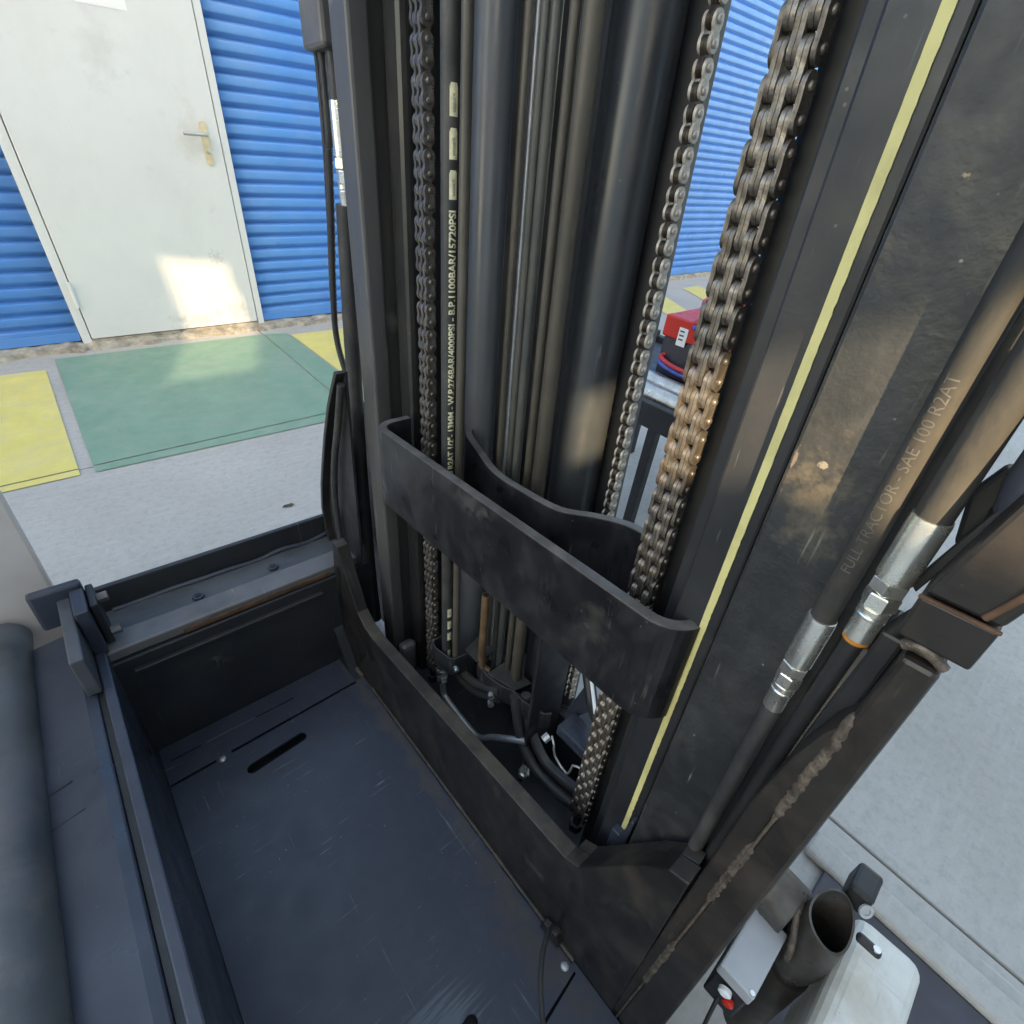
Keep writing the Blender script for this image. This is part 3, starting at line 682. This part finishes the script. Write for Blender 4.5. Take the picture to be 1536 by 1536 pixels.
MB().prism([(.455, .47), (.475, .40), (.515, .39), (.515, .47)], 2, .339, .345).obj('clamp_saddle', M_RUBBERD, cbk, bevel=.0015)
for z in (.300, .272):
    lathe('bolt', M_ZINC, cbk, (.452, .449, z), (-.55, -.83, 0), [(0, .0072), (.012, .0072), (.0125, .004)], 10, 20)
for k in range(2):
    tube('lower_hose', M_RUBBER, truck, [(.47 + .02 * k, .392 - .012 * k, .335), (.468 + .02 * k, .380 - .012 * k, .295), (.46 + .02 * k, .350 - .012 * k, .240 + .015 * k), (.455 + .02 * k, .300 - .01 * k, .208 + .015 * k), (.455 + .02 * k, .245, .205 + .018 * k), (.46 + .02 * k, .18, .215 + .018 * k)], .0115, 16, 7)
ub = box('valve_block', M_BODY, truck, .47, .52, .20, .272, .345, .372, .003)
tube('wire_clip', M_STEEL, ub, [(.46, .272, .345), (.452, .258, .342), (.452, .250, .312), (.448, .212, .305), (.448, .205, .345), (.452, .188, .352)], .0022, 8, 2)
lathe('bolt', M_STEEL, ub, (.462, .281, .335), (-.6, .1, -.3), [(0, .0085), (.014, .0085), (.015, .006)], 8, 20)
MB().prism([(.30, .33), (.27, .44), (.25, .44), (.24, .40), (.28, .33)], 0, .53, .545).obj('valve_plate', M_BODY, ub, bevel=.002)
tube('valve_hose', M_CABLE, ub, [(.55, .28, .46), (.52, .235, .43), (.50, .20, .44), (.51, .16, .47)], .012, 14, 6)
tube('valve_wire', M_LABEL, ub, [(.56, .30, .50), (.53, .25, .455), (.50, .215, .445)], .0035, 8, 6)
lathe('floor_nut', M_ZINC, truck, (.452, .322, .148), (0, 0, 1), [(0, .014), (.012, .014), (.0125, .0085), (.022, .0085)], 6, 20)
box('rail_gusset', M_BLACK, truck, .455, .555, .330, .338, .10, .70, .002)
MB().prism([(.40, .30), (.20, .30), (.15, .18), (.40, .12)], 0, .345, .36).obj('inner_gusset', M_BLACK, pl, bevel=.002)
# ---- hoses at the near side with fittings
def fitting(parent, x, y, z0, z1, rr, mt=M_ZINC):
    """swaged couplings from z1 (top ferrule) down to z0"""
    L = z1 - z0
    top = lathe('ferrule', mt, parent, (x, y, z0 + L * .52), (0, 0, 1), [(0, rr * .80), (.002, rr * .98), (L * .44, rr), (L * .475, rr * .97), (L * .48, rr * .8)], 28, 30)
    lathe('hex_nut', mt, parent, (x, y, z0 + L * .42), (0, 0, 1), [(0, rr * .92), (.0015, rr * 1.02), (L * .095, rr * 1.02), (L * .10, rr * .94)], 6, 20, .3)
    lathe('hex_nut', mt, parent, (x, y, z0 + L * .285), (0, 0, 1), [(0, rr * .84), (.0015, rr * .96), (L * .115, rr * .96), (L * .125, rr * .88)], 6, 20, .7)
    lathe('ring', mt, parent, (x, y, z0 + L * .235), (0, 0, 1), [(0, rr * .80), (.001, rr * .86), (L * .045, rr * .86), (L * .05, rr * .78)], 24, 30)
    lathe('ferrule', mt, parent, (x, y, z0), (0, 0, 1), [(0, rr * .70), (.001, rr * .80), (L * .20, rr * .80), (L * .21, rr * .86), (L * .22, rr * .86), (L * .23, rr * .78)], 28, 30)
h1 = lathe('near_hose', M_RUBBERD, truck, (.352, -.0345, .975), (0, 0, 1), [(0, .0092), (ZT - .975, .0092)], 28, 60)
fitting(h1, .352, -.0345, .868, .981, .0108)
h1b = tube('lower_hose', M_RUBBER, h1, [(.352, -.0345, .870), (.352, -.035, .80), (.356, -.036, .65), (.365, -.035, .45), (.38, -.03, .25), (.40, -.02, .13)], .0082, 16, 5)
A1 = math.atan2(-.074 + .0345, -.039 - .352)
wrap_text('hose_lettering', 'FULL TRACTOR - SAE 100 R2AT', .0105, .352, -.0345, .0092, 1.030, A1 - R_(12), M_EMBOSS, h1, xs=1.0, lift=.00025)
h2 = lathe('thick_hose', M_RUBBERD, truck, (.345, -.0600, 1.08), (0, 0, 1), [(0, .0105), (ZT - 1.08, .0105)], 28, 60)
fitting(h2, .345, -.0600, .985, 1.093, .0118)
lathe('orange_seal', M_ORANGE, h2, (.345, -.0600, .9815), (0, 0, 1), [(0, .0084), (.001, .0092), (.003, .0092), (.0035, .0084)], 24, 30)
tube('lower_hose', M_CABLE, h2, [(.345, -.060, .983), (.347, -.059, .93), (.353, -.057, .84), (.358, -.056, .70), (.368, -.052, .52), (.385, -.045, .30), (.40, -.04, .14)], .0072, 16, 5)
tube('ribbed_sleeve', M_RIBBED, truck, [(.350, -.0685, .978), (.352, -.0665, .93), (.357, -.0645, .84), (.360, -.064, .72), (.37, -.06, .56)], .0046, 10, 40, rfun=lambda i, k: .0046 + (.0009 if i % 2 else -.0004))
tube('control_cable', M_CABLE, truck, [(.30, -.125, 1.125), (.335, -.108, 1.085), (.348, -.092, 1.045), (.352, -.078, 1.005), (.356, -.070, .965), (.362, -.066, .90), (.366, -.064, .80)], .0066, 16, 6)
# ---- hoses and cables at the far side of the mast
box('hose_bracket', M_GREYRAIL, truck, .405, .45, .880, .955, 1.405, 1.52, .006)
fh = tube('far_hose', M_RUBBER, truck, [(.43, .906, 1.20), (.43, .917, 1.10), (.43, .932, .95), (.43, .948, .75), (.43, .957, .55), (.43, .960, .30), (.43, .955, .14)], .0165, 20, 6)
fitting(fh, .43, .902, 1.185, 1.345, .0125)
tube('far_hose_top', M_RUBBER, fh, [(.43, .902, 1.33), (.43, .903, 1.45), (.43, .905, ZT)], .0105, 16, 4)
tube('ribbed_cable', M_CABLE, truck, [(.425, .930, ZT), (.425, .930, 1.42), (.425, .945, 1.25), (.425, .985, 1.05), (.425, .995, .95), (.43, .975, .87), (.435, .94, .80)], .006, 10, 30, rfun=lambda i, k: .0062 + (.0006 if i % 2 else -.0004))
tube('thin_cable', M_CABLE, truck, [(.425, .948, ZT), (.425, .948, 1.42), (.425, .965, 1.2), (.425, .995, 1.02), (.43, .99, .90), (.44, .955, .80)], .0045, 10, 8)
tube('curved_cable', M_RUBBER, truck, [(.360, .850, .90), (.358, .885, .80), (.357, .925, .70), (.357, .950, .60), (.357, .955, .50), (.357, .945, .43)], .0075, 14, 6)
# ---- grey wire and grommet on the platform
wire = tube('grey_wire', M_RUBBERD, truck, [(.312, .070, .150), (.300, .078, .180), (.275, .075, .205), (.240, .055, .215), (.210, .025, .21), (.190, -.01, .195), (.185, -.06, .17)], .0042, 12, 8)
MB().prism([(.06, .125), (.105, .125), (.10, .150), (.07, .160)], 0, .296, .3095).obj('wire_clip', M_PLATE, wire, bevel=.003)
# ---- caster post, collar and covers low on the near side
col = MB(); n = 40; ring = []
for i in range(n):
    a = 2 * math.pi * i / n; dz = .018 * math.cos(a - .8) + .006 * math.cos(2 * a)
    ring.append((a, dz))
def collar():
    v = []; f = []
    levels = [(.036, .24, 0), (.045, .29, 0), (.046, .34, .3), (.042, .395, .8), (.040, .415, 1), (.036, .415, 1), (.036, .36, .4), (.036, .26, 0)]
    for rr, z, k_ in levels:
        for a, dz in ring: v.append((.532 + rr * math.cos(a) * .92, -.205 + rr * math.sin(a) * .76, z + dz * k_))
    for l in range(len(levels) - 1):
        for i in range(n): f.append((l * n + i, l * n + (i + 1) % n, (l + 1) * n + (i + 1) % n, (l + 1) * n + i))
    return MB().add(v, f)
cl = auto_smooth(collar().obj('tube_collar', M_RAWSTEEL, truck), 40)
lathe('collar_shade_disc', M_CABLE, cl, (.532, -.205, .262), (0, 0, 1), [(0, .029), (.01, .026)], 24)  # black disc paints the shade inside the tube opening
lathe('branch_pipe', M_RAWSTEEL, cl, (.548, -.045, .362), (-.13, -1, .02), [(0, .041), (.125, .041), (.128, .039)], 36, 40)
tube('weld_bead', M_WELD, cl, [(.545, -.168, .402), (.52, -.170, .395), (.500, -.178, .38), (.488, -.186, .36), (.484, -.19, .335)], .005, 8, 5)
lathe('caster_stem', M_POST, cl, (.50, -.205, .05), (.06, 0, .6), [(0, .028), (.21, .032)], 24)
box('collar_lug', M_CABLE, cl, .545, .560, -.268, -.236, .395, .405, .006)
lathe('lug_bolt', M_ZINC, cl, (.552, -.260, .405), (0, 0, 1), [(0, .005), (.003, .005)], 10)
wc = box('wheel_cover', M_WHITE, truck, .40, .640, -.335, -.240, .16, .335, .022, seg=4)
clip = box('cable_clip', M_CABLE, truck, .575, .625, -.232, -.200, .405, .45, .006)
lathe('clip_eye', M_GREYBOX, clip, (.572, -.229, .43), (-.6, -.6, .5), [(0, .010), (.003, .010), (.003, .006), (.0005, .006)], 20, 30)
sw = box('switch_box', M_GREYBOX, truck, .395, .505, -.178, -.128, .325, .352, .003)
box('switch_case', M_BLACK, sw, .397, .503, -.176, -.130, .25, .3245, .003)
lathe('switch_lens', M_LABEL, sw, (.394, -.150, .312), (-1, -.2, 0), [(0, .009), (.006, .009), (.008, .006)], 14)
lathe('orange_lens', M_RED, sw, (.394, -.160, .296), (-1, -.2, 0), [(0, .008), (.006, .008), (.008, .005)], 14)
for x, y in ((.40, -.173), (.50, -.133)):
    lathe('screw', M_ZINC, sw, (x, y, .352), (0, 0, 1), [(0, .004), (.002, .0035)], 10)
tube('switch_wire', M_CABLE, sw, [(.40, -.15, .27), (.37, -.16, .20), (.36, -.18, .12), (.35, -.20, .04)], .003, 8, 5)

# ================================================================== dark plate on the ground at the near side
fp = thing('steel_plate', 'dark flat steel plate with pale grey raised rim on concrete beside white wheel cover', 'plate', (0, 0, 0))
box('plate_sheet', M_DARKSTEEL, fp, .52, .885, -.515, -.20, .004, .018, .003)
box('plate_rim', M_CONC, fp, .887, .955, -.56, -.15, .004, .030, .012, seg=3)

# ================================================================== roller table and charger seen through the mast
rt = thing('roller_table', 'black steel roller table with bare metal rollers seen between the mast chains', 'table', (0, 0, 0))
box('front_beam', M_BLACK, rt, 1.40, 1.43, .15, 1.30, .50, .585, .003)
box('rear_beam', M_BLACK, rt, 2.02, 2.05, .15, 1.30, .50, .60, .003)
box('side_beam', M_BLACK, rt, 1.40, 2.05, 1.302, 1.332, .50, .62, .003)
box('side_beam', M_BLACK, rt, 1.40, 2.05, .118, .148, .50, .62, .003)
for x in (1.405, 2.01):
    for y in (.15, .81, 1.27): box('leg', M_BLACK, rt, x, x + .035, y, y + .035, 0, .499, .002)
box('tray', M_DARKSTEEL, rt, 1.60, 2.015, .16, 1.29, .555, .575, .003)
for k in range(2):
    lathe('roller', M_ROLLER, rt, (1.475 + k * .098, .15, .585), (0, 1, 0), [(0, .01), (.004, .01), (.005, .034), (1.145, .034), (1.146, .01), (1.15, .01)], 24)
rb = thing('battery_charger', 'red and dark grey charger box with looped red and blue cables on the roller table', 'charger', (0, .04, .012))
box('case', M_DARKSTEEL, rb, 1.66, 1.86, .765, .998, .577, .715, .006)
lid = box('lid', M_RED, rb, 1.652, 1.87, .755, 1.005, .7155, .79, .006)
box('lid_handle', M_RED, lid, 1.70, 1.82, .86, .90, .7905, .80, .003)
lb = box('paper_label', M_LABEL, lid, 1.6485, 1.6515, .900, .936, .700, .762, 0)
for k in range(3): box('label_line', M_INK, lb, 1.6475, 1.6484, .912, .930, .748 - k * .014, .753 - k * .014, 0)
def loop(cx, cy, cz, rx, ry, rz, tilt, n=26, turns=1.0, ph=0):
    return [(cx + rx * math.cos(ph + turns * 2 * math.pi * i / n), cy + ry * math.sin(ph + turns * 2 * math.pi * i / n), cz + rz * math.sin(ph + turns * 2 * math.pi * i / n + tilt)) for i in range(n + 1)]
for k, (mt, dz) in enumerate(((M_REDC, .0), (M_BLUEC, -.017))):
    nm = 'red_cable' if k == 0 else 'blue_cable'
    tube(nm, mt, rb, loop(1.72, .80, .835 + dz, .09, .10, .025, .4), .0085, 10, 2)
    tube(nm, mt, rb, loop(1.75, .76, .89 + dz, .07, .085, .03, 1.4), .0085, 10, 2)
    tube(nm, mt, rb, [(1.64, .88, .79 + dz), (1.66, .86, .81 + dz), (1.65, .80, .80 + dz), (1.63, .74, .80 + dz), (1.66, .70, .84 + dz)], .0085, 10, 5)
    tube(nm, mt, rb, [(1.66, .975, .650 + dz), (1.635, .972, .645 + dz), (1.63, .92, .632 + dz), (1.63, .84, .628 + dz), (1.64, .74, .63 + dz)], .0085, 10, 5)

# ================================================================== small dry leaf on the concrete
lv = [(0, 0, .006), (.02, .012, .012), (.045, .014, .009), (.07, .004, .016), (.085, -.006, .006), (.06, -.016, .005), (.03, -.012, .008)]
lf = pyd([(x * .55 + .41, y * .55 + 1.74, z * .6 + .001) for x, y, z in lv], [(0, 1, 6), (1, 2, 5, 6), (2, 3, 5), (3, 4, 5)])
lo = link('fallen_leaf', lf, material('dry_leaf', (.07, .05, .03), .8, vary=.4, vscale=60), None)
so = lo.modifiers.new('solid', 'SOLIDIFY'); so.thickness = .001
lo['label'] = 'small dark dry leaf lying on the bare concrete'; lo['category'] = 'leaf'
